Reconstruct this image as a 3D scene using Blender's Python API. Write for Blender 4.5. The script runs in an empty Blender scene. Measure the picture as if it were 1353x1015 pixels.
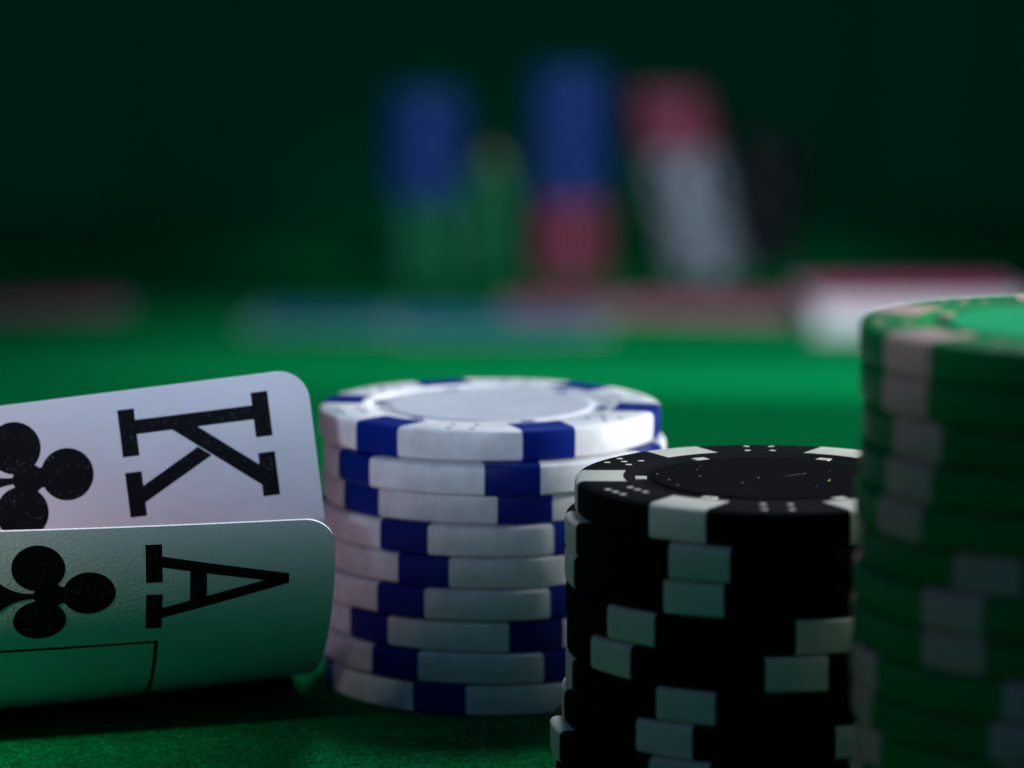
import bpy, bmesh, math, random
import numpy as np
from mathutils import Vector, Matrix
random.seed(7); rng = np.random.default_rng(7)
MM = 0.001
scene = bpy.context.scene
C = scene.collection

# ------------------------------------------------------------------ camera
CAM_H, PITCH, F_PX = 97.0, math.radians(8.69), 4620.0
cam_d = bpy.data.cameras.new('camera'); cam = bpy.data.objects.new('camera', cam_d); C.objects.link(cam)
cam.location = (0, 0, CAM_H*MM)
cam.rotation_euler = (math.pi/2 - PITCH, 0, 0)
cam_d.sensor_width = 36.0; cam_d.lens = 36.0*F_PX/1353.0
cam_d.clip_start = 0.01; cam_d.clip_end = 20.0
cam_d.dof.use_dof = True
cam_d.dof.focus_distance = 0.371
cam_d.dof.aperture_fstop = cam_d.lens/7.6
scene.camera = cam

# ------------------------------------------------------------------ light
world = bpy.data.worlds.new('World'); scene.world = world; world.use_nodes = True
bg = world.node_tree.nodes['Background']
bg.inputs[0].default_value = (0.09, 0.46, 1.0, 1); bg.inputs[1].default_value = 0.09

def area_light(name, loc, target, size, energy, color, spread=math.pi):
    l = bpy.data.lights.new(name, 'AREA'); l.shape = 'DISK'; l.size = size; l.energy = energy
    l.color = color; l.spread = spread
    o = bpy.data.objects.new(name, l); C.objects.link(o); o.location = loc
    o.rotation_euler = (Vector(target)-Vector(loc)).to_track_quat('-Z', 'Y').to_euler()
    return o
def spot_light(name, loc, target, energy, color, size, blend, soft):
    l = bpy.data.lights.new(name, 'SPOT'); l.energy = energy; l.color = color; l.shadow_soft_size = soft
    l.spot_size = math.radians(size); l.spot_blend = blend
    o = bpy.data.objects.new(name, l); C.objects.link(o); o.location = loc
    o.rotation_euler = (Vector(target)-Vector(loc)).to_track_quat('-Z', 'Y').to_euler()
    return o
area_light('ceiling_lamp', (0.08, 0.70, 0.60), (0.04, 0.52, 0.0), 0.16, 2.8, (0.74, 0.87, 1.0))
spot_light('side_lamp', (0.56, 0.54, 0.136), (-0.01, 0.395, 0.297), 52.0, (0.95, 0.97, 1.0), 54, 0.14, 0.025)
area_light('pink_side_lamp', (-0.70, 0.33, 0.22), (0.0, 0.40, 0.02), 0.15, 0.10, (1.0, 0.38, 0.42))
# lamp behind the camera, cone rim set to leave the ace and lower chips dark
spot_light('beam_lamp', (-0.08, -0.03, 0.118), (-0.03, 0.37, 0.2020), 5.7, (0.64, 0.75, 1.0), 50, 0.22, 0.015)
# small lamp at the player's left, pooled on the felt in front of the cards
spot_light('table_lamp', (-0.26, 0.08, 0.31), (-0.080, 0.356, 0.0), 9.0, (1.0, 0.97, 0.9), 12, 1.0, 0.02)
spot_light('far_lamp', (0.40, 0.52, 0.70), (0.16, 1.07, -0.07), 76, (0.84, 0.87, 1.0), 38, 0.65, 0.05)
spot_light('rear_fill', (0.16, 1.10, 0.55), (0.045, 1.80, -0.06), 11, (0.74, 0.88, 1.0), 24, 0.9, 0.04)  # added fill spot that only brightens the far chip stacks

scene.view_settings.view_transform = 'Standard'; scene.view_settings.look = 'None'
scene.view_settings.exposure = 0.0; scene.view_settings.gamma = 1.0
scene.cycles.use_denoising = True
scene.cycles.max_bounces = 8

# ------------------------------------------------------------------ materials
def nodes(name):
    m = bpy.data.materials.new(name); m.use_nodes = True
    nt = m.node_tree; return m, nt, nt.nodes, nt.links, nt.nodes['Principled BSDF']
def ramp(N, stops):
    r = N.new('ShaderNodeValToRGB'); e = r.color_ramp.elements
    while len(e) < len(stops): e.new(0.5)
    for el, (p, c) in zip(e, stops): el.position = p; el.color = (*c, 1)
    return r
def noise(N, L, scale, detail=3, rough=.6, coord=None):
    n = N.new('ShaderNodeTexNoise'); n.inputs['Scale'].default_value = scale
    n.inputs['Detail'].default_value = detail; n.inputs['Roughness'].default_value = rough
    if coord is not None: L.new(coord, n.inputs['Vector'])
    return n
def plastic(name, col, rough=.42, var=.12, spec=.4, dust=0.0):
    m, nt, N, L, P = nodes(name)
    tc = N.new('ShaderNodeTexCoord'); co = tc.outputs['Object']
    n = noise(N, L, 260, 4, .65, co)
    r = ramp(N, [(.3, [c*(1-var) for c in col]), (.7, [min(1, c*(1+var*.5)) for c in col])])
    L.new(n.outputs['Fac'], r.inputs['Fac'])
    oi = N.new('ShaderNodeObjectInfo'); tone = N.new('ShaderNodeMapRange'); tone.inputs['To Min'].default_value = .88; tone.inputs['To Max'].default_value = 1.06
    L.new(oi.outputs['Random'], tone.inputs['Value'])
    hv = N.new('ShaderNodeHueSaturation'); L.new(r.outputs['Color'], hv.inputs['Color']); L.new(tone.outputs[0], hv.inputs['Value'])
    src = hv.outputs['Color']
    if dust > 0:
        v = N.new('ShaderNodeTexVoronoi'); v.inputs['Scale'].default_value = 900; L.new(co, v.inputs['Vector'])
        sel = N.new('ShaderNodeMath'); sel.operation = 'GREATER_THAN'; sel.inputs[1].default_value = 1-dust
        sc_ = N.new('ShaderNodeSeparateColor'); L.new(v.outputs['Color'], sc_.inputs[0]); L.new(sc_.outputs[0], sel.inputs[0])
        near = N.new('ShaderNodeMath'); near.operation = 'LESS_THAN'; near.inputs[1].default_value = .11
        L.new(v.outputs['Distance'], near.inputs[0])
        mu = N.new('ShaderNodeMath'); mu.operation = 'MULTIPLY'
        L.new(sel.outputs[0], mu.inputs[0]); L.new(near.outputs[0], mu.inputs[1])
        mx = N.new('ShaderNodeMix'); mx.data_type = 'RGBA'; mx.inputs['B'].default_value = (.45, .5, .5, 1)
        L.new(mu.outputs[0], mx.inputs['Factor']); L.new(src, mx.inputs['A']); src = mx.outputs['Result']
    L.new(src, P.inputs['Base Color'])
    n2 = noise(N, L, 1500, 3, .6, co); n3 = noise(N, L, 90, 2, .5, co)
    rr = N.new('ShaderNodeMapRange'); rr.inputs['To Min'].default_value = rough-.07; rr.inputs['To Max'].default_value = rough+.1
    L.new(n3.outputs['Fac'], rr.inputs['Value']); L.new(rr.outputs[0], P.inputs['Roughness'])
    b = N.new('ShaderNodeBump'); b.inputs['Strength'].default_value = .25; b.inputs['Distance'].default_value = .00008
    L.new(n2.outputs['Fac'], b.inputs['Height']); L.new(b.outputs[0], P.inputs['Normal'])
    P.inputs['Specular IOR Level'].default_value = spec
    return m
def felt(name, c0, c1):
    m, nt, N, L, P = nodes(name)
    tc = N.new('ShaderNodeTexCoord'); co = tc.outputs['Object']
    n = noise(N, L, 4200, 4, .7, co); big = noise(N, L, 120, 3, .6, co)
    mp = N.new('ShaderNodeMapping'); mp.inputs['Scale'].default_value = (1, 2.6, 1); mp.inputs['Rotation'].default_value = (0, 0, .5)
    L.new(co, mp.inputs['Vector'])
    st = noise(N, L, 2600, 4, .75, mp.outputs[0])
    a = N.new('ShaderNodeMath'); a.operation = 'MULTIPLY_ADD'; a.inputs[1].default_value = .5
    L.new(st.outputs['Fac'], a.inputs[0])
    h = N.new('ShaderNodeMath'); h.operation = 'MULTIPLY'; h.inputs[1].default_value = .5
    L.new(n.outputs['Fac'], h.inputs[0]); L.new(h.outputs[0], a.inputs[2])
    r = ramp(N, [(.36, c0), (.66, c1)]); L.new(a.outputs[0], r.inputs['Fac'])
    hs = N.new('ShaderNodeHueSaturation'); L.new(r.outputs['Color'], hs.inputs['Color'])
    mr = N.new('ShaderNodeMapRange'); mr.inputs['To Min'].default_value = .8; mr.inputs['To Max'].default_value = 1.2
    L.new(big.outputs['Fac'], mr.inputs['Value']); L.new(mr.outputs[0], hs.inputs['Value'])
    L.new(hs.outputs[0], P.inputs['Base Color'])
    b = N.new('ShaderNodeBump'); b.inputs['Strength'].default_value = .9; b.inputs['Distance'].default_value = .0004
    L.new(a.outputs[0], b.inputs['Height']); L.new(b.outputs[0], P.inputs['Normal'])
    P.inputs['Roughness'].default_value = .95; P.inputs['Specular IOR Level'].default_value = .01
    P.inputs['Sheen Weight'].default_value = .0; P.inputs['Sheen Tint'].default_value = (.0, .8, .3, 1)
    return m
def paper(name, col):
    m, nt, N, L, P = nodes(name)
    tc = N.new('ShaderNodeTexCoord'); co = tc.outputs['Object']
    n = noise(N, L, 3000, 2, .5, co); big = noise(N, L, 150, 3, .6, co)
    r = ramp(N, [(.3, [c*.94 for c in col]), (.7, col)]); L.new(big.outputs['Fac'], r.inputs['Fac'])
    L.new(r.outputs[0], P.inputs['Base Color'])
    b = N.new('ShaderNodeBump'); b.inputs['Strength'].default_value = .6; b.inputs['Distance'].default_value = .00011
    L.new(n.outputs['Fac'], b.inputs['Height']); L.new(b.outputs[0], P.inputs['Normal'])
    P.inputs['Roughness'].default_value = .55; P.inputs['Specular IOR Level'].default_value = .3
    return m
def ink(name):
    m, nt, N, L, P = nodes(name)
    tc = N.new('ShaderNodeTexCoord'); co = tc.outputs['Object']
    v = noise(N, L, 4200, 2, .5, co); w = noise(N, L, 500, 2, .6, co)
    ad = N.new('ShaderNodeMath'); ad.operation = 'MULTIPLY_ADD'; ad.inputs[1].default_value = .35
    L.new(w.outputs['Fac'], ad.inputs[0]); L.new(v.outputs['Fac'], ad.inputs[2])
    r = ramp(N, [(.0, (.003, .0035, .005)), (.83, (.006, .007, .009)), (.95, (.11, .14, .15))])
    L.new(ad.outputs[0], r.inputs['Fac']); L.new(r.outputs[0], P.inputs['Base Color'])
    b = N.new('ShaderNodeBump'); b.inputs['Strength'].default_value = .4; b.inputs['Distance'].default_value = .0001
    L.new(v.outputs['Fac'], b.inputs['Height']); L.new(b.outputs[0], P.inputs['Normal'])
    P.inputs['Roughness'].default_value = .6; P.inputs['Specular IOR Level'].default_value = .06
    return m
M = dict(
    felt=felt('green_felt', (.0003, .12, .026), (.0005, .27, .068)),
    cloth=felt('dark_green_cloth', (.001, .15, .056), (.002, .24, .09)),
    white=plastic('white_plastic', (.78, .77, .77), .42, .2), blue=plastic('blue_plastic', (.0004, .015, .20), .38, .15, .12),
    wlabel=plastic('pale_grey_label', (.50, .51, .56), .5),
    black=plastic('black_plastic', (.0018, .0018, .0026), .7, .3, .05), blabel=plastic('black_label', (.0010, .0010, .0015), .72, .3, .03, dust=.12),
    lilac=plastic('lilac_plastic', (.11, .22, .58)), rose=plastic('rose_plastic', (.65, .22, .34)), mint=plastic('mint_plastic', (.10, .42, .26)),
    beige=plastic('beige_plastic', (.66, .40, .34)), smoke=plastic('smoke_plastic', (.10, .11, .12)),
    royal=plastic('royal_blue_plastic', (.001, .04, .32)),
    ivory=plastic('ivory_plastic', (.74, .69, .57)),
    green=plastic('green_plastic', (.0003, .23, .052), .45, .12, .12), glabel=plastic('green_label', (.0003, .42, .14), .5, .12, .08),
    red=plastic('red_plastic', (.50, .045, .10), .4),
    card=paper('card_paper', (.80, .79, .82)), ink=ink('black_ink'),
    redback=paper('red_card_back', (.55, .07, .20)), blueback=paper('blue_card_back', (.002, .18, .26)),
    fibre=plastic('green_fibre', (.001, .23, .06), .8, .5, .05),
)

# ------------------------------------------------------------------ helpers
def link(name, mesh, parent=None, mat=None):
    o = bpy.data.objects.new(name, mesh); C.objects.link(o)
    if mat is not None and not mesh.materials: mesh.materials.append(mat)
    if parent is not None: o.parent = parent
    return o
def tag(o, label, cat, group=None):
    o['label'] = label; o['category'] = cat
    if group: o['group'] = group
    return o
def pymesh(name, V, Fc, smooth=True, mat=None):
    me = bpy.data.meshes.new(name); me.from_pydata([tuple(v) for v in V], [], Fc); me.validate()
    bm = bmesh.new(); bm.from_mesh(me); bmesh.ops.recalc_face_normals(bm, faces=bm.faces); bm.to_mesh(me); bm.free()
    me.polygons.foreach_set('use_smooth', [smooth]*len(me.polygons))
    if mat: me.materials.append(mat)
    return me
def sharp(me, deg=35):
    me.set_sharp_from_angle(angle=math.radians(deg)); return me

# ------------------------------------------------------------------ setting
def table_z(d):            # felt height (mm) by distance: level playing area, then a gentle fall to the far end
    d = np.asarray(d, float); a, b, drop = 540.0, 1400.0, 100.0
    t = np.clip((d-a)/(b-a), 0, 1); w = .12
    lin = np.where(t < w, t*t/(2*w), np.where(t > 1-w, 1-w-((1-t)**2)/(2*w), t-w/2))/(1-w)
    q = np.clip((d-1500)/240.0, 0, 1)
    return -drop*lin-22.0*q*q*(3-2*q)
xs = np.linspace(-900, 900, 25); ds = np.concatenate([np.linspace(-200, 500, 12), np.linspace(520, 1680, 70), np.linspace(1720, 2400, 10)])
V = [(x*MM, d*MM, float(table_z(d))*MM) for d in ds for x in xs]; nx = len(xs)
Fc = [(i*nx+j, i*nx+j+1, (i+1)*nx+j+1, (i+1)*nx+j) for i in range(len(ds)-1) for j in range(nx-1)]
table = link('table_felt', pymesh('table_felt', V, Fc, True, M['felt'])); table['kind'] = 'structure'
# dark cloth hanging behind the table
V = []; Fc = []
cx_ = np.linspace(-1300, 1300, 105); cz = np.linspace(-400, 1100, 12)
for z in cz:
    for x in cx_: V.append((x*MM, (2150+14*math.sin(x/38.0)+9*math.sin(x/17.0+1))*MM, z*MM))
n = len(cx_)
Fc = [(i*n+j, i*n+j+1, (i+1)*n+j+1, (i+1)*n+j) for i in range(len(cz)-1) for j in range(n-1)]
cloth = link('backdrop', pymesh('backdrop', V, Fc, True, M['cloth'])); cloth['kind'] = 'structure'

# loose fibres standing out of the felt where the lens resolves them
def fuzz(nf):
    V = np.zeros((nf, 4, 3)); x = rng.uniform(-72, 45, nf); d = 335+rng.beta(1.5, 2.4, nf)*150
    az = rng.uniform(0, 2*math.pi, nf); ln = rng.uniform(.25, .8, nf); el = rng.uniform(.0, .55, nf)**1.3; w = rng.uniform(.012, .03, nf)
    t = np.stack([np.cos(az)*np.cos(el), np.sin(az)*np.cos(el), np.sin(el)], 1); s = np.stack([-np.sin(az), np.cos(az), 0*az], 1)
    p = np.stack([x, d, -0.02+0*x], 1); bend = np.stack([-np.sin(az), np.cos(az), 0*az], 1)*rng.uniform(-.2, .2, (nf, 1))
    mid = p+t*(ln*.55)[:, None]+bend; mid[:, 2] += .05
    end = p+t*ln[:, None]-np.array([0, 0, .06])
    V[:, 0] = p-s*w[:, None]; V[:, 1] = p+s*w[:, None]; V[:, 2] = mid+s*w[:, None]; V[:, 3] = end
    idx = np.arange(nf)*4
    Fc = np.stack([idx, idx+1, idx+2, idx+3], 1)
    me = bpy.data.meshes.new('felt_fuzz'); me.from_pydata((V.reshape(-1, 3)*MM).tolist(), [], Fc.tolist())
    me.materials.append(M['fibre']); return me
fz = link('felt_fuzz', fuzz(150000), table); fz['kind'] = 'stuff'

# ------------------------------------------------------------------ poker chips
R, TH, PITCHZ = 20.0, 3.6, 3.65
def body_mesh(name, mat):
    prof = [(0, .12), (14.0, .12), (14.4, 0), (19.35, 0), (19.72, .11), (19.93, .33), (20, .62), (20, TH-.62), (19.93, TH-.33), (19.72, TH-.11), (19.35, TH),
            (14.45, TH), (14.25, TH-.05), (14.0, TH-.24), (13.85, TH-.28), (12.5, TH-.28), (12.35, TH-.24), (0, TH-.24)]
    n = 72; V = []; Fc = []; rows = []
    for r, z in prof:
        if r == 0: rows.append([len(V)]); V.append((0, 0, z*MM))
        else:
            rows.append(list(range(len(V), len(V)+n)))
            V += [(r*math.cos(2*math.pi*k/n)*MM, r*math.sin(2*math.pi*k/n)*MM, z*MM) for k in range(n)]
    for a, b in zip(rows[:-1], rows[1:]):
        for k in range(n):
            k2 = (k+1) % n
            if len(a) == 1: Fc.append((a[0], b[k2], b[k]))
            elif len(b) == 1: Fc.append((a[k], a[k2], b[0]))
            else: Fc.append((a[k], a[k2], b[k2], b[k]))
    return sharp(pymesh(name, V, Fc, True, mat), 30)
def insert_mesh(name, mat, w=3.15):      # block of the edge spot pointing along +X
    o = .022
    prof = [(15.0, TH-.3), (15.0, TH+o), (19.37, TH+o), (19.74+o*.5, TH-.11+o*.6), (19.94+o*.8, TH-.33+o*.3), (20+o, TH-.62), (20+o, .62), (19.94+o*.8, .33-o*.3), (19.74+o*.5, .11-o*.6), (19.37, -o), (15.0, -o), (15, .3)]
    ts = np.linspace(-w, w, 9); V = []; Fc = []; m = len(prof)
    for t in ts:
        for r, z in prof:
            a = math.asin(t/r); V.append((r*math.cos(a)*MM, r*math.sin(a)*MM, z*MM))
    for i in range(len(ts)-1):
        for j in range(m-1): Fc.append((i*m+j, i*m+j+1, (i+1)*m+j+1, (i+1)*m+j))
    Fc.append(tuple(range(m))); Fc.append(tuple((len(ts)-1)*m+j for j in reversed(range(m))))
    return sharp(pymesh(name, V, Fc, True, mat), 30)
def disc_mesh(name, mat, r=12.0):
    n = 64; prof = [(r, TH-.26), (r, TH-.13), (r-.12, TH-.07), (r-.35, TH-.05), (r-.7, TH-.06), (0, TH-.06)]
    V = []; Fc = []; rows = []
    for q, z in prof:
        if q == 0: rows.append([len(V)]); V.append((0, 0, z*MM))
        else:
            rows.append(list(range(len(V), len(V)+n)))
            V += [(q*math.cos(2*math.pi*k/n)*MM, q*math.sin(2*math.pi*k/n)*MM, z*MM) for k in range(n)]
    for a, b in zip(rows[:-1], rows[1:]):
        for k in range(n):
            k2 = (k+1) % n
            Fc.append((a[k], a[k2], b[0]) if len(b) == 1 else (a[k], a[k2], b[k2], b[k]))
    return sharp(pymesh(name, V, Fc, True, mat), 30)
PIPS = {4: [(-1, -1), (-1, 1), (1, -1), (1, 1)], 5: [(-1, -1), (-1, 1), (1, -1), (1, 1), (0, 0)], 6: [(-1, -1.1), (-1, 1.1), (1, -1.1), (1, 1.1), (-1, 0), (1, 0)]}
def pip_mesh(name, mat, k):
    V = []; Fc = []
    for (a, b) in PIPS[k]:
        cx, cy = 17.05+1.3*a, 1.35*b; base = len(V); n = 12; r = .36
        for q, z in ((r, TH-.02), (r, TH+.012), (r-.06, TH+.022)):
            V += [((cx+q*math.cos(2*math.pi*i/n))*MM, (cy+q*math.sin(2*math.pi*i/n))*MM, z*MM) for i in range(n)]
        for l in range(2):
            for i in range(n): Fc.append((base+l*n+i, base+l*n+(i+1) % n, base+(l+1)*n+(i+1) % n, base+(l+1)*n+i))
        Fc.append(tuple(base+2*n+i for i in range(n)))
    return sharp(pymesh(name, V, Fc, True, mat), 30)
def square_mesh(name, mat):
    V = []; z0, z1 = TH-.29, TH-.14
    for z, g in ((z0, 0), (z1-.03, 0), (z1, .05)):
        V += [(x*MM, y*MM, z*MM) for x, y in ((12.55+g, -.75+g), (13.75-g, -.75+g), (13.75-g, .75-g), (12.55+g, .75-g))]
    Fc = [(l*4+i, l*4+(i+1) % 4, l*4+4+(i+1) % 4, l*4+4+i) for l in range(2) for i in range(4)]+[(8, 9, 10, 11)]
    return pymesh(name, V, Fc, False, mat)
KINDS = {'white': ('white', 'blue', 'wlabel'), 'black': ('black', 'ivory', 'blabel'), 'green': ('green', 'beige', 'glabel'), 'dark': ('black', 'smoke', 'blabel'),
         'blue': ('royal', 'lilac', 'lilac'), 'red': ('red', 'rose', 'rose'), 'deep green': ('green', 'mint', 'mint')}
CM = {}
for k, (a, b, c) in KINDS.items():
    CM[k] = dict(body=body_mesh('chip_body_'+k, M[a]), ins=insert_mesh('chip_insert_'+k, M[b]), disc=disc_mesh('chip_label_'+k, M[c]),
                 sq=square_mesh('chip_square_'+k, M[b]), pips={n: pip_mesh('chip_pips_%s_%d' % (k, n), M[b], n) for n in (4, 5, 6)})
ORD = ['topmost', 'second', 'third', 'fourth', 'fifth', 'sixth', 'seventh', 'eighth', 'ninth', 'tenth', 'eleventh', 'twelfth', 'thirteenth', 'fourteenth',
       'fifteenth', 'sixteenth', 'seventeenth', 'eighteenth', 'nineteenth', 'twentieth', 'twenty-first', 'twenty-second', 'twenty-third', 'twenty-fourth',
       'twenty-fifth', 'twenty-sixth', 'twenty-seventh', 'twenty-eighth', 'twenty-ninth', 'thirtieth']
def chip(kind, loc, az, label, group, top=False, tilt=(0, 0)):
    """az: angle (deg) of one insert, measured from the side facing the camera, positive to the right"""
    e = bpy.data.objects.new('poker_chip', None); C.objects.link(e); e.empty_display_size = .01
    e.location = [v*MM for v in loc]; e.rotation_euler = (tilt[0], tilt[1], math.radians(az-90))
    tag(e, label, 'poker chip', group)
    m = CM[kind]; link('body', m['body'], e)
    for k in range(6):
        o = link('edge_insert', m['ins'], e); o.rotation_euler.z = k*math.pi/3
        if top:
            o = link('ring_square', m['sq'], e); o.rotation_euler.z = k*math.pi/3
            o = link('dice_pips', m['pips'][(4, 5, 6, 4, 5, 6)[k]], e); o.rotation_euler.z = (k+.5)*math.pi/3
    if top: link('label_disc', m['disc'], e)
    return e

def near_stack(kind, x, d, azs, offs, name, group):
    n = len(azs)
    for i, az in enumerate(azs):        # i = 0 is the top chip
        ox, oy = offs[i] if i < len(offs) else (random.uniform(-.4, .4), random.uniform(-.4, .4))
        pos = 'topmost chip' if i == 0 else (ORD[i]+' from the top' if i < n-1 else 'bottom chip')
        chip(kind, (x+ox, d+oy, .05+(n-1-i)*PITCHZ), az, '%s, %s of %s' % (name[0], pos, name[1]), group, top=(i == 0), tilt=(random.uniform(-.001, .001), random.uniform(-.001, .001)))
near_stack('white', -2.6, 405, [-40, 6, 11, -29.5, -23, -30.5, 15, -32.5, -17.5],
           [(0, 0), (.6, -1.7), (.3, .7), (.1, .2), (.3, .3), (0, -.1), (.2, .2), (-.1, -.2), (.3, -.1)],
           ('white poker chip with blue edge inserts', 'the white stack'), 'chips of the white stack beside the cards')
near_stack('black', 26.5, 356.5, [-31, -21, -22.5, -44, -53, -25, -30.5, -22, -31],
           [(0, 0), (-1.0, -.3), (-1.0, .2), (-.9, .1), (-.8, -.2), (-.9, .1), (-1.3, .2), (-2.5, -.2), (-2.1, 0)],
           ('black poker chip with ivory edge inserts', 'the black stack'), 'chips of the black stack')
near_stack('green', 51.6, 314, [-59, -60, -56, -58, -60, -32, -41, -40, -76, -80, -78, -30, -52, -20, -44],
           [(0, 0), (.1, .2), (.4, 0), (.1, -.2), (-.2, 0), (.1, .1), (-.2, -.2), (-.3, .1), (-.5, 0)],
           ('green poker chip with pale inserts', 'the tall right-hand stack'), 'chips of the tall green stack in front')

# ------------------------------------------------------------------ far table: blurred stacks and cards
ZF = -121.9
def far_stack(px, d, spec, name, group, lean=0.0):
    x = (px-676.5)/F_PX*d*1.006; total = sum(n for _, n in spec); i = 0
    for kind, n in spec:                 # from the top down
        for _ in range(n):
            lv = total-1-i
            pos = 'topmost chip' if i == 0 else (ORD[i]+' from the top' if i < total-1 else 'bottom chip')
            chip(kind, (x+lean*lv+random.uniform(-.7, .7), d+random.uniform(-.7, .7), ZF+.05+lv*PITCHZ), random.uniform(-30, 30),
                 'blurred %s poker chip, %s of %s' % (kind, pos, name), group, top=(i == 0))
            i += 1
far_stack(563, 1800, [('blue', 15), ('deep green', 11)], 'the far blue-over-green stack', 'chips of the far blue and green stack')
far_stack(647, 1842, [('black', 2), ('deep green', 15)], 'the short far green stack', 'chips of the short far green stack')
far_stack(752, 1806, [('blue', 18), ('red', 11)], 'the far blue-over-red stack', 'chips of the far blue and red stack')
far_stack(932, 1806, [('red', 8), ('white', 18)], 'the leaning far red-over-white stack', 'chips of the leaning far stack', lean=-.84)
far_stack(1008, 1860, [('dark', 19)], 'the dim far black stack', 'chips of the dim far black stack')

def round_rect(w, h, r, n=6):
    pts = []
    for cx, cy, a0 in ((w/2-r, h/2-r, 0), (-w/2+r, h/2-r, 90), (-w/2+r, -h/2+r, 180), (w/2-r, -h/2+r, 270)):
        for k in range(n+1):
            a = math.radians(a0+90*k/n); pts.append((cx+r*math.cos(a), cy+r*math.sin(a)))
    return pts
def prism(name, pts, z0, z1, mat):
    n = len(pts); V = [(x*MM, y*MM, z0*MM) for x, y in pts]+[(x*MM, y*MM, z1*MM) for x, y in pts]
    Fc = [tuple(reversed(range(n))), tuple(range(n, 2*n))]+[(i, (i+1) % n, n+(i+1) % n, n+i) for i in range(n)]
    return pymesh(name, V, Fc, False, mat)
flat_card = prism('flat_card', round_rect(88, 63, 3.2), 0, .3, M['card'])
pat_r = prism('back_panel_red', round_rect(85.5, 60.5, 2.5), .28, .34, M['redback'])
pat_b = prism('back_panel_blue', round_rect(85.5, 60.5, 2.5), .28, .34, M['blueback'])
def lying_card(px, d, rot, pat, label, dz=0.0, group=None):
    e = bpy.data.objects.new('playing_card', None); C.objects.link(e)
    x = (px-676.5)/F_PX*d*1.006
    e.location = (x*MM, d*MM, (float(table_z(d))+.15+dz)*MM); e.rotation_euler.z = math.radians(rot)
    sl = (table_z(d+5)-table_z(d-5))/10; e.rotation_euler.x = math.atan(float(sl))
    link('card_stock', flat_card, e); link('back_panel', pat, e)
    tag(e, label, 'playing card', group or 'cards lying face down on the far table')
lying_card(800, 1510, 4, pat_r, 'blurred red-backed card lying flat before the blue-over-red stack')
lying_card(950, 1502, -7, pat_r, 'blurred red-backed card lying flat before the leaning stack', .5)
lying_card(30, 1512, 10, pat_r, 'dim blurred red-backed card lying at the far left edge')
lying_card(470, 1465, -5, pat_b, 'blurred blue-backed card lying below the blue-over-green stack, left of the other one', 0)
lying_card(655, 1450, 6, pat_b, 'blurred blue-backed card lying between its twin and the red-backed cards', .5)
# deck
deck = bpy.data.objects.new('card_deck', None); C.objects.link(deck)
deck.location = ((1203-676.5)/F_PX*1460*MM, 1.459, (float(table_z(1459))+.2)*MM); deck.rotation_euler = (math.atan(float(table_z(1464)-table_z(1454))/10), 0, math.radians(3))
tag(deck, 'blurred pack of cards, white edges and red back on top, behind the green stack', 'card deck')
dm = prism('deck_card', round_rect(88, 63, 3.2), 0, .31, M['card'])
for i in range(40):
    o = link('card', dm, deck); o.location = (random.uniform(-.3, .3)*MM, random.uniform(-.3, .3)*MM, i*.32*MM)
o = link('back_panel', pat_r, deck); o.location.z = 39*.32*MM

# ------------------------------------------------------------------ the two hole cards
CW, CL, CT = 63.0, 88.0, .30
def prof_tab(Rb, nb=1500, bm=70.0):
    t = np.linspace(0, bm, nb); th = t/Rb; return t, Rb*np.sin(th), Rb*(1-np.cos(th))
A_P = (396.27, .2762, 33.79, 12.74, 43.07, -.0683)
def ace(u, v):
    d0, psi, Rb, a0, b0, phi = A_P
    a = a0-u*math.cos(phi)-v*math.sin(phi); b = b0-u*math.sin(phi)-v*math.cos(phi)
    lift = .01449*max(a+32, 0)**1.3           # the near corner is lifted clear of the felt
    if b < 0: h, z = b, lift*math.exp(b/4.0)
    else: h, z = Rb*math.sin(b/Rb), Rb*(1-math.cos(b/Rb))+lift
    return np.array([-40+a*math.cos(psi)+h*math.sin(psi), d0+a*math.sin(psi)-h*math.cos(psi), z+.12])
K_P = (-22.77, 381.79, 40.47, .1158, .1072, .1929)
KO = np.array(K_P[:3])
_e = np.array([-math.cos(K_P[3]), -math.sin(K_P[3]), 0]); _n = np.array([math.sin(K_P[3]), -math.cos(K_P[3]), 0]); _z = np.array([0, 0, 1.])
_d = -_z*math.cos(K_P[5])+_n*math.sin(K_P[5])
KU = _e*math.cos(K_P[4])+_d*math.sin(K_P[4]); KD = -_e*math.sin(K_P[4])+_d*math.cos(K_P[4])
V0 = 16.5
_bez = {}
def king(u, v):
    if v <= V0: return KO+KU*u+KD*v
    key = round(u, 3)
    if key not in _bez:
        p0 = KO+KU*u+KD*V0; back = np.array([-.20, .98, 0])
        # land behind the ace's bend
        d0, psi = A_P[0], A_P[1]; land = p0.copy(); dist = (d0+(p0[0]+40)*math.tan(psi)+9)-p0[1]
        p3 = p0+back*dist; p3[2] = 1.2
        p1 = p0+KD*2.2; p2 = p3-back*dist*.62
        t = np.linspace(0, 1, 200)[:, None]; c = (1-t)**3*p0+3*(1-t)**2*t*p1+3*(1-t)*t*t*p2+t**3*p3
        s = np.concatenate([[0], np.cumsum(np.linalg.norm(np.diff(c, axis=0), axis=1))])
        _bez[key] = (s, c, back)
    s, c, back = _bez[key]; q = v-V0
    if q > s[-1]: return c[-1]+back*(q-s[-1])
    return np.array([np.interp(q, s, c[:, i]) for i in range(3)])
def normal(f, u, v):
    e = .05; n = np.cross(f(u+e, v)-f(u-e, v), f(u, v+e)-f(u, v-e)); n /= np.linalg.norm(n)
    return n
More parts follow.
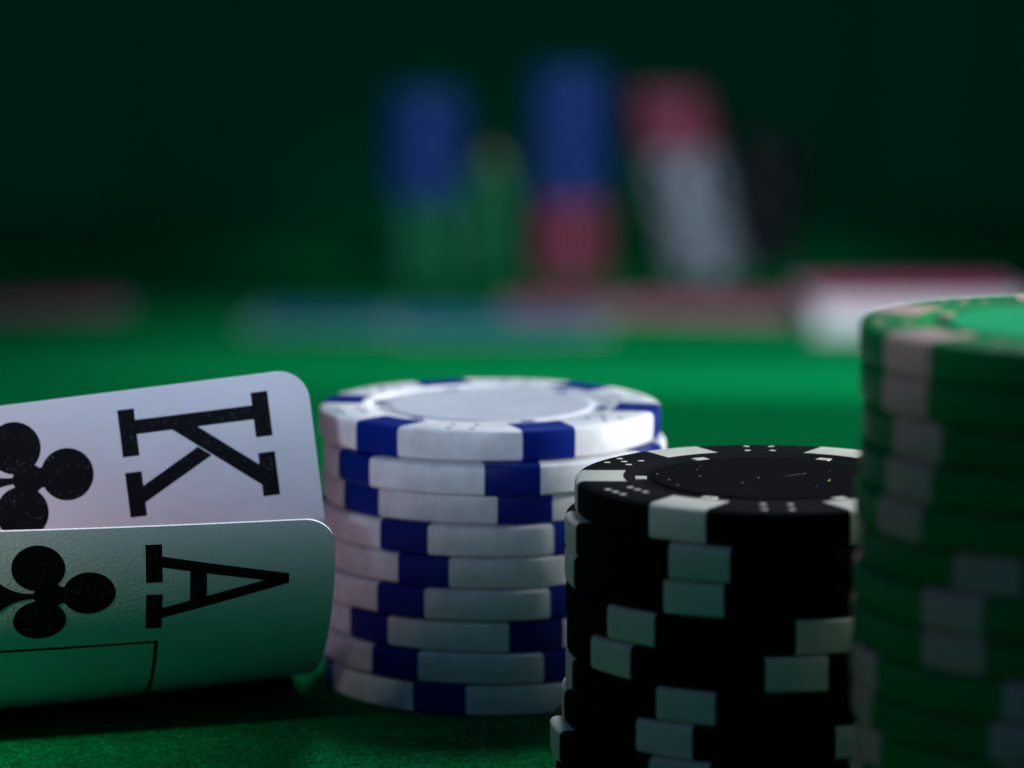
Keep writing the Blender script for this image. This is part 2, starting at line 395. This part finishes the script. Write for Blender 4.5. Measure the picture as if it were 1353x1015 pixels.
def build_card(f, sgn, origin):
    """grid with rounded corners; front, back and edge strip"""
    rc = 3.4; bm = bmesh.new()
    us = np.unique(np.concatenate([np.linspace(0, rc, 9), np.linspace(rc, CL-rc, 34), np.linspace(CL-rc, CL, 9)]))
    vs = np.unique(np.concatenate([np.linspace(0, rc, 9), np.linspace(rc, CW-rc, 50), np.linspace(CW-rc, CW, 9)]))
    def clampc(u, v):                     # pull grid corners onto the rounded outline
        cu = rc if u < rc else (CL-rc if u > CL-rc else None); cv = rc if v < rc else (CW-rc if v > CW-rc else None)
        if cu is None or cv is None: return u, v
        du, dv = u-cu, v-cv; m = max(abs(du), abs(dv)); l = math.hypot(du, dv)
        if l < 1e-9: return u, v
        return cu+du*m/l, cv+dv*m/l
    fr, bk = {}, {}
    for i, u in enumerate(us):
        for j, v in enumerate(vs):
            a, b = clampc(u, v); p = f(a, b); n = normal(f, a, b)*sgn
            edge = i in (0, len(us)-1) or j in (0, len(vs)-1)
            fr[i, j] = bm.verts.new((p-origin)*MM); bk[i, j] = bm.verts.new((p-n*CT-origin)*MM)
    nu, nv = len(us), len(vs)
    for i in range(nu-1):
        for j in range(nv-1):
            bm.faces.new((fr[i, j], fr[i+1, j], fr[i+1, j+1], fr[i, j+1]))
            q = bm.faces.new((bk[i, j], bk[i, j+1], bk[i+1, j+1], bk[i+1, j]))
            if 6 < .5*(us[i]+us[i+1]) < CL-6 and 4 < .5*(vs[j]+vs[j+1]) < CW-4: q.material_index = 1
    for i in range(nu-1):
        for j in (0, nv-1): bm.faces.new((fr[i, j], bk[i, j], bk[i+1, j], fr[i+1, j]))
    for j in range(nv-1):
        for i in (0, nu-1): bm.faces.new((fr[i, j], fr[i, j+1], bk[i, j+1], bk[i, j]))
    bmesh.ops.recalc_face_normals(bm, faces=bm.faces)
    me = bpy.data.meshes.new('card_stock'); bm.to_mesh(me); bm.free()
    me.polygons.foreach_set('use_smooth', [True]*len(me.polygons)); me.materials.append(M['card']); me.materials.append(M['redback'])
    return sharp(me, 40)
def print_mesh(name, polys, f, sgn, origin, step=.8):
    """flat print: polygons given in card millimetres (u, v), cut into strips and laid on the bent face"""
    bm = bmesh.new()
    for k, poly in enumerate(polys):
        vs = [bm.verts.new((p[0], p[1], .004*k)) for p in poly]
        bm.faces.new(vs)
    bmesh.ops.triangulate(bm, faces=bm.faces)
    U = [v.co.x for v in bm.verts]; W = [v.co.y for v in bm.verts]
    for ax, lo, hi in ((0, min(U), max(U)), (1, min(W), max(W))):
        no = (1, 0, 0) if ax == 0 else (0, 1, 0)
        st = step*3 if ax == 0 else step
        for q in np.arange(math.ceil(lo/st)*st, hi, st):
            bmesh.ops.bisect_plane(bm, geom=bm.verts[:]+bm.edges[:]+bm.faces[:], plane_co=(q, 0, 0) if ax == 0 else (0, q, 0), plane_no=no, dist=1e-5)
    for v in bm.verts:
        u, w = v.co.x, v.co.y; p = f(u, w)+normal(f, u, w)*sgn*(.016+v.co.z); v.co = Vector((p-origin)*MM)
    me = bpy.data.meshes.new(name); bm.to_mesh(me); bm.free(); me.materials.append(M['ink'])
    me.polygons.foreach_set('use_smooth', [True]*len(me.polygons))
    return me
def rect(u0, v0, u1, v1): return [(u0, v0), (u1, v0), (u1, v1), (u0, v1)]
def club(cu, cv, s=1.0, up=(-1, 0)):
    """club pointing to -u (towards the right of the picture); s scales a 10 mm tall symbol"""
    def T(a, b): return (cu-a*s, cv+b*s)          # a: along the symbol's up axis, b: sideways
    polys = []
    for a0, b0 in ((2.65, 0), (-2.7, -3.55), (-2.7, 3.55)):
        polys.append([T(a0+2.87*math.cos(2*math.pi*k/48), b0+2.87*math.sin(2*math.pi*k/48)) for k in range(48)])
    hb = [(1.6, 1.5), (.5, 1.05), (-.3, 1.12), (-1.0, 1.7), (-2.0, 1.9), (-3.0, 1.0), (-3.3, .38)]
    polys.append([T(a, b) for a, b in hb]+[T(a, -b) for a, b in reversed(hb)])
    st = [(-3.0, .40)]+[(-3.2-4.0*t, .36+1.9*t**2.4) for t in np.linspace(0, 1, 10)]
    polys.append([T(a, b) for a, b in st]+[T(a, -b) for a, b in reversed(st)])
    return polys
def letter_K():
    s0, s1, t0, t1 = 4.55, 6.40, 19.30, 21.12
    return [rect(s0, 2.0, s1, 6.95), rect(t0, 2.1, t1, 7.3), rect(s1, 3.38, t0, 4.95),
            rect(s0, 8.7, s1, 13.5), rect(t0, 9.05, t1, 13.95),
            [(15.4, 4.95), (12.6, 4.95), (6.40, 9.95), (6.40, 12.2)],
            [(19.30, 10.65), (12.85, 7.15), (11.46, 8.26), (19.30, 12.5)]]
def letter_A():
    return [rect(19.0, 2.17, 20.8, 7.09), rect(19.0, 8.77, 20.8, 14.03),
            [(19.0, 3.7), (5.08, 6.79), (5.08, 8.2), (19.0, 5.12)],
            [(19.0, 10.79), (5.08, 6.79), (5.08, 8.2), (19.0, 12.39)],
            [(16.0, 5.4), (14.16, 5.8), (14.16, 9.6), (16.0, 10.3)]]
def frame_lines(u0, v0, u1, v1, w=.42):
    return [rect(u0, v0, u1, v0+w), rect(u0, v0+w, u0+w, v1-w), rect(u0, v1-w, u1, v1), rect(u1-w, v0+w, u1, v1-w)]
def hole_card(f, letter, lname, label, club_at, v_frame):
    p = f(30, 45); origin = np.array([p[0], p[1], 0.0])
    sgn = 1.0 if normal(f, 15, 6)[1] < 0 else -1.0
    e = bpy.data.objects.new('playing_card', None); C.objects.link(e); e.location = Vector(origin*MM)
    tag(e, label, 'playing card', 'pair of cards being peeked at')
    link('card_stock', build_card(f, sgn, origin), e)
    link('rank_letter', print_mesh('rank_letter', letter, f, sgn, origin), e)
    link('suit_symbol', print_mesh('suit_symbol', club(*club_at), f, sgn, origin), e)
    link('printed_frame', print_mesh('printed_frame', frame_lines(19.3, v_frame, CL-19.3, CW-v_frame), f, sgn, origin, 1.2), e)
hole_card(ace, letter_A(), 'A', 'ace of clubs with black A, front card of the pair, bent up off the felt', (29.6, 8.15, 1.0), 16.3)
hole_card(king, letter_K(), 'K', 'king of clubs with black K, rear card standing behind the ace', (30.0, 8.35, 1.0), 17.6)

# lint and a scratch on the black chip's label (resting on the topmost black chip)
def fleck(name, x, y, ln, w, ang, col, label, cat):
    m = plastic(name+'_material', col, .7)
    n = 6; V = []; Fc = []
    for i in range(n+1):
        t = i/n-.5; bx = t*ln; by = .05*ln*math.sin(t*5); hz = .02+.03*abs(math.sin(t*6+1))
        V += [(bx*MM, (by-w/2)*MM, 0), (bx*MM, (by+w/2)*MM, 0), (bx*MM, by*MM, hz*MM)]
    for i in range(n):
        a = 3*i
        Fc += [(a, a+3, a+4, a+1), (a+1, a+4, a+5, a+2), (a+2, a+5, a+3, a)]
    Fc += [(0, 1, 2), (3*n, 3*n+2, 3*n+1)]
    o = link(name, pymesh(name, V, Fc, True, m)); o.location = (x*MM, y*MM, (.05+8*PITCHZ+TH-.055)*MM); o.rotation_euler.z = math.radians(ang)
    tag(o, label, cat)
fleck('lint_fleck', 32.6, 354.3, .75, .14, 60, (.35, .62, .04), 'tiny yellow-green lint fleck on the black chip label', 'lint')
fleck('dust_thread', 29.3, 357.5, 3.0, .03, 28, (.12, .13, .14), 'fine pale thread of dust lying across the black chip label', 'dust')
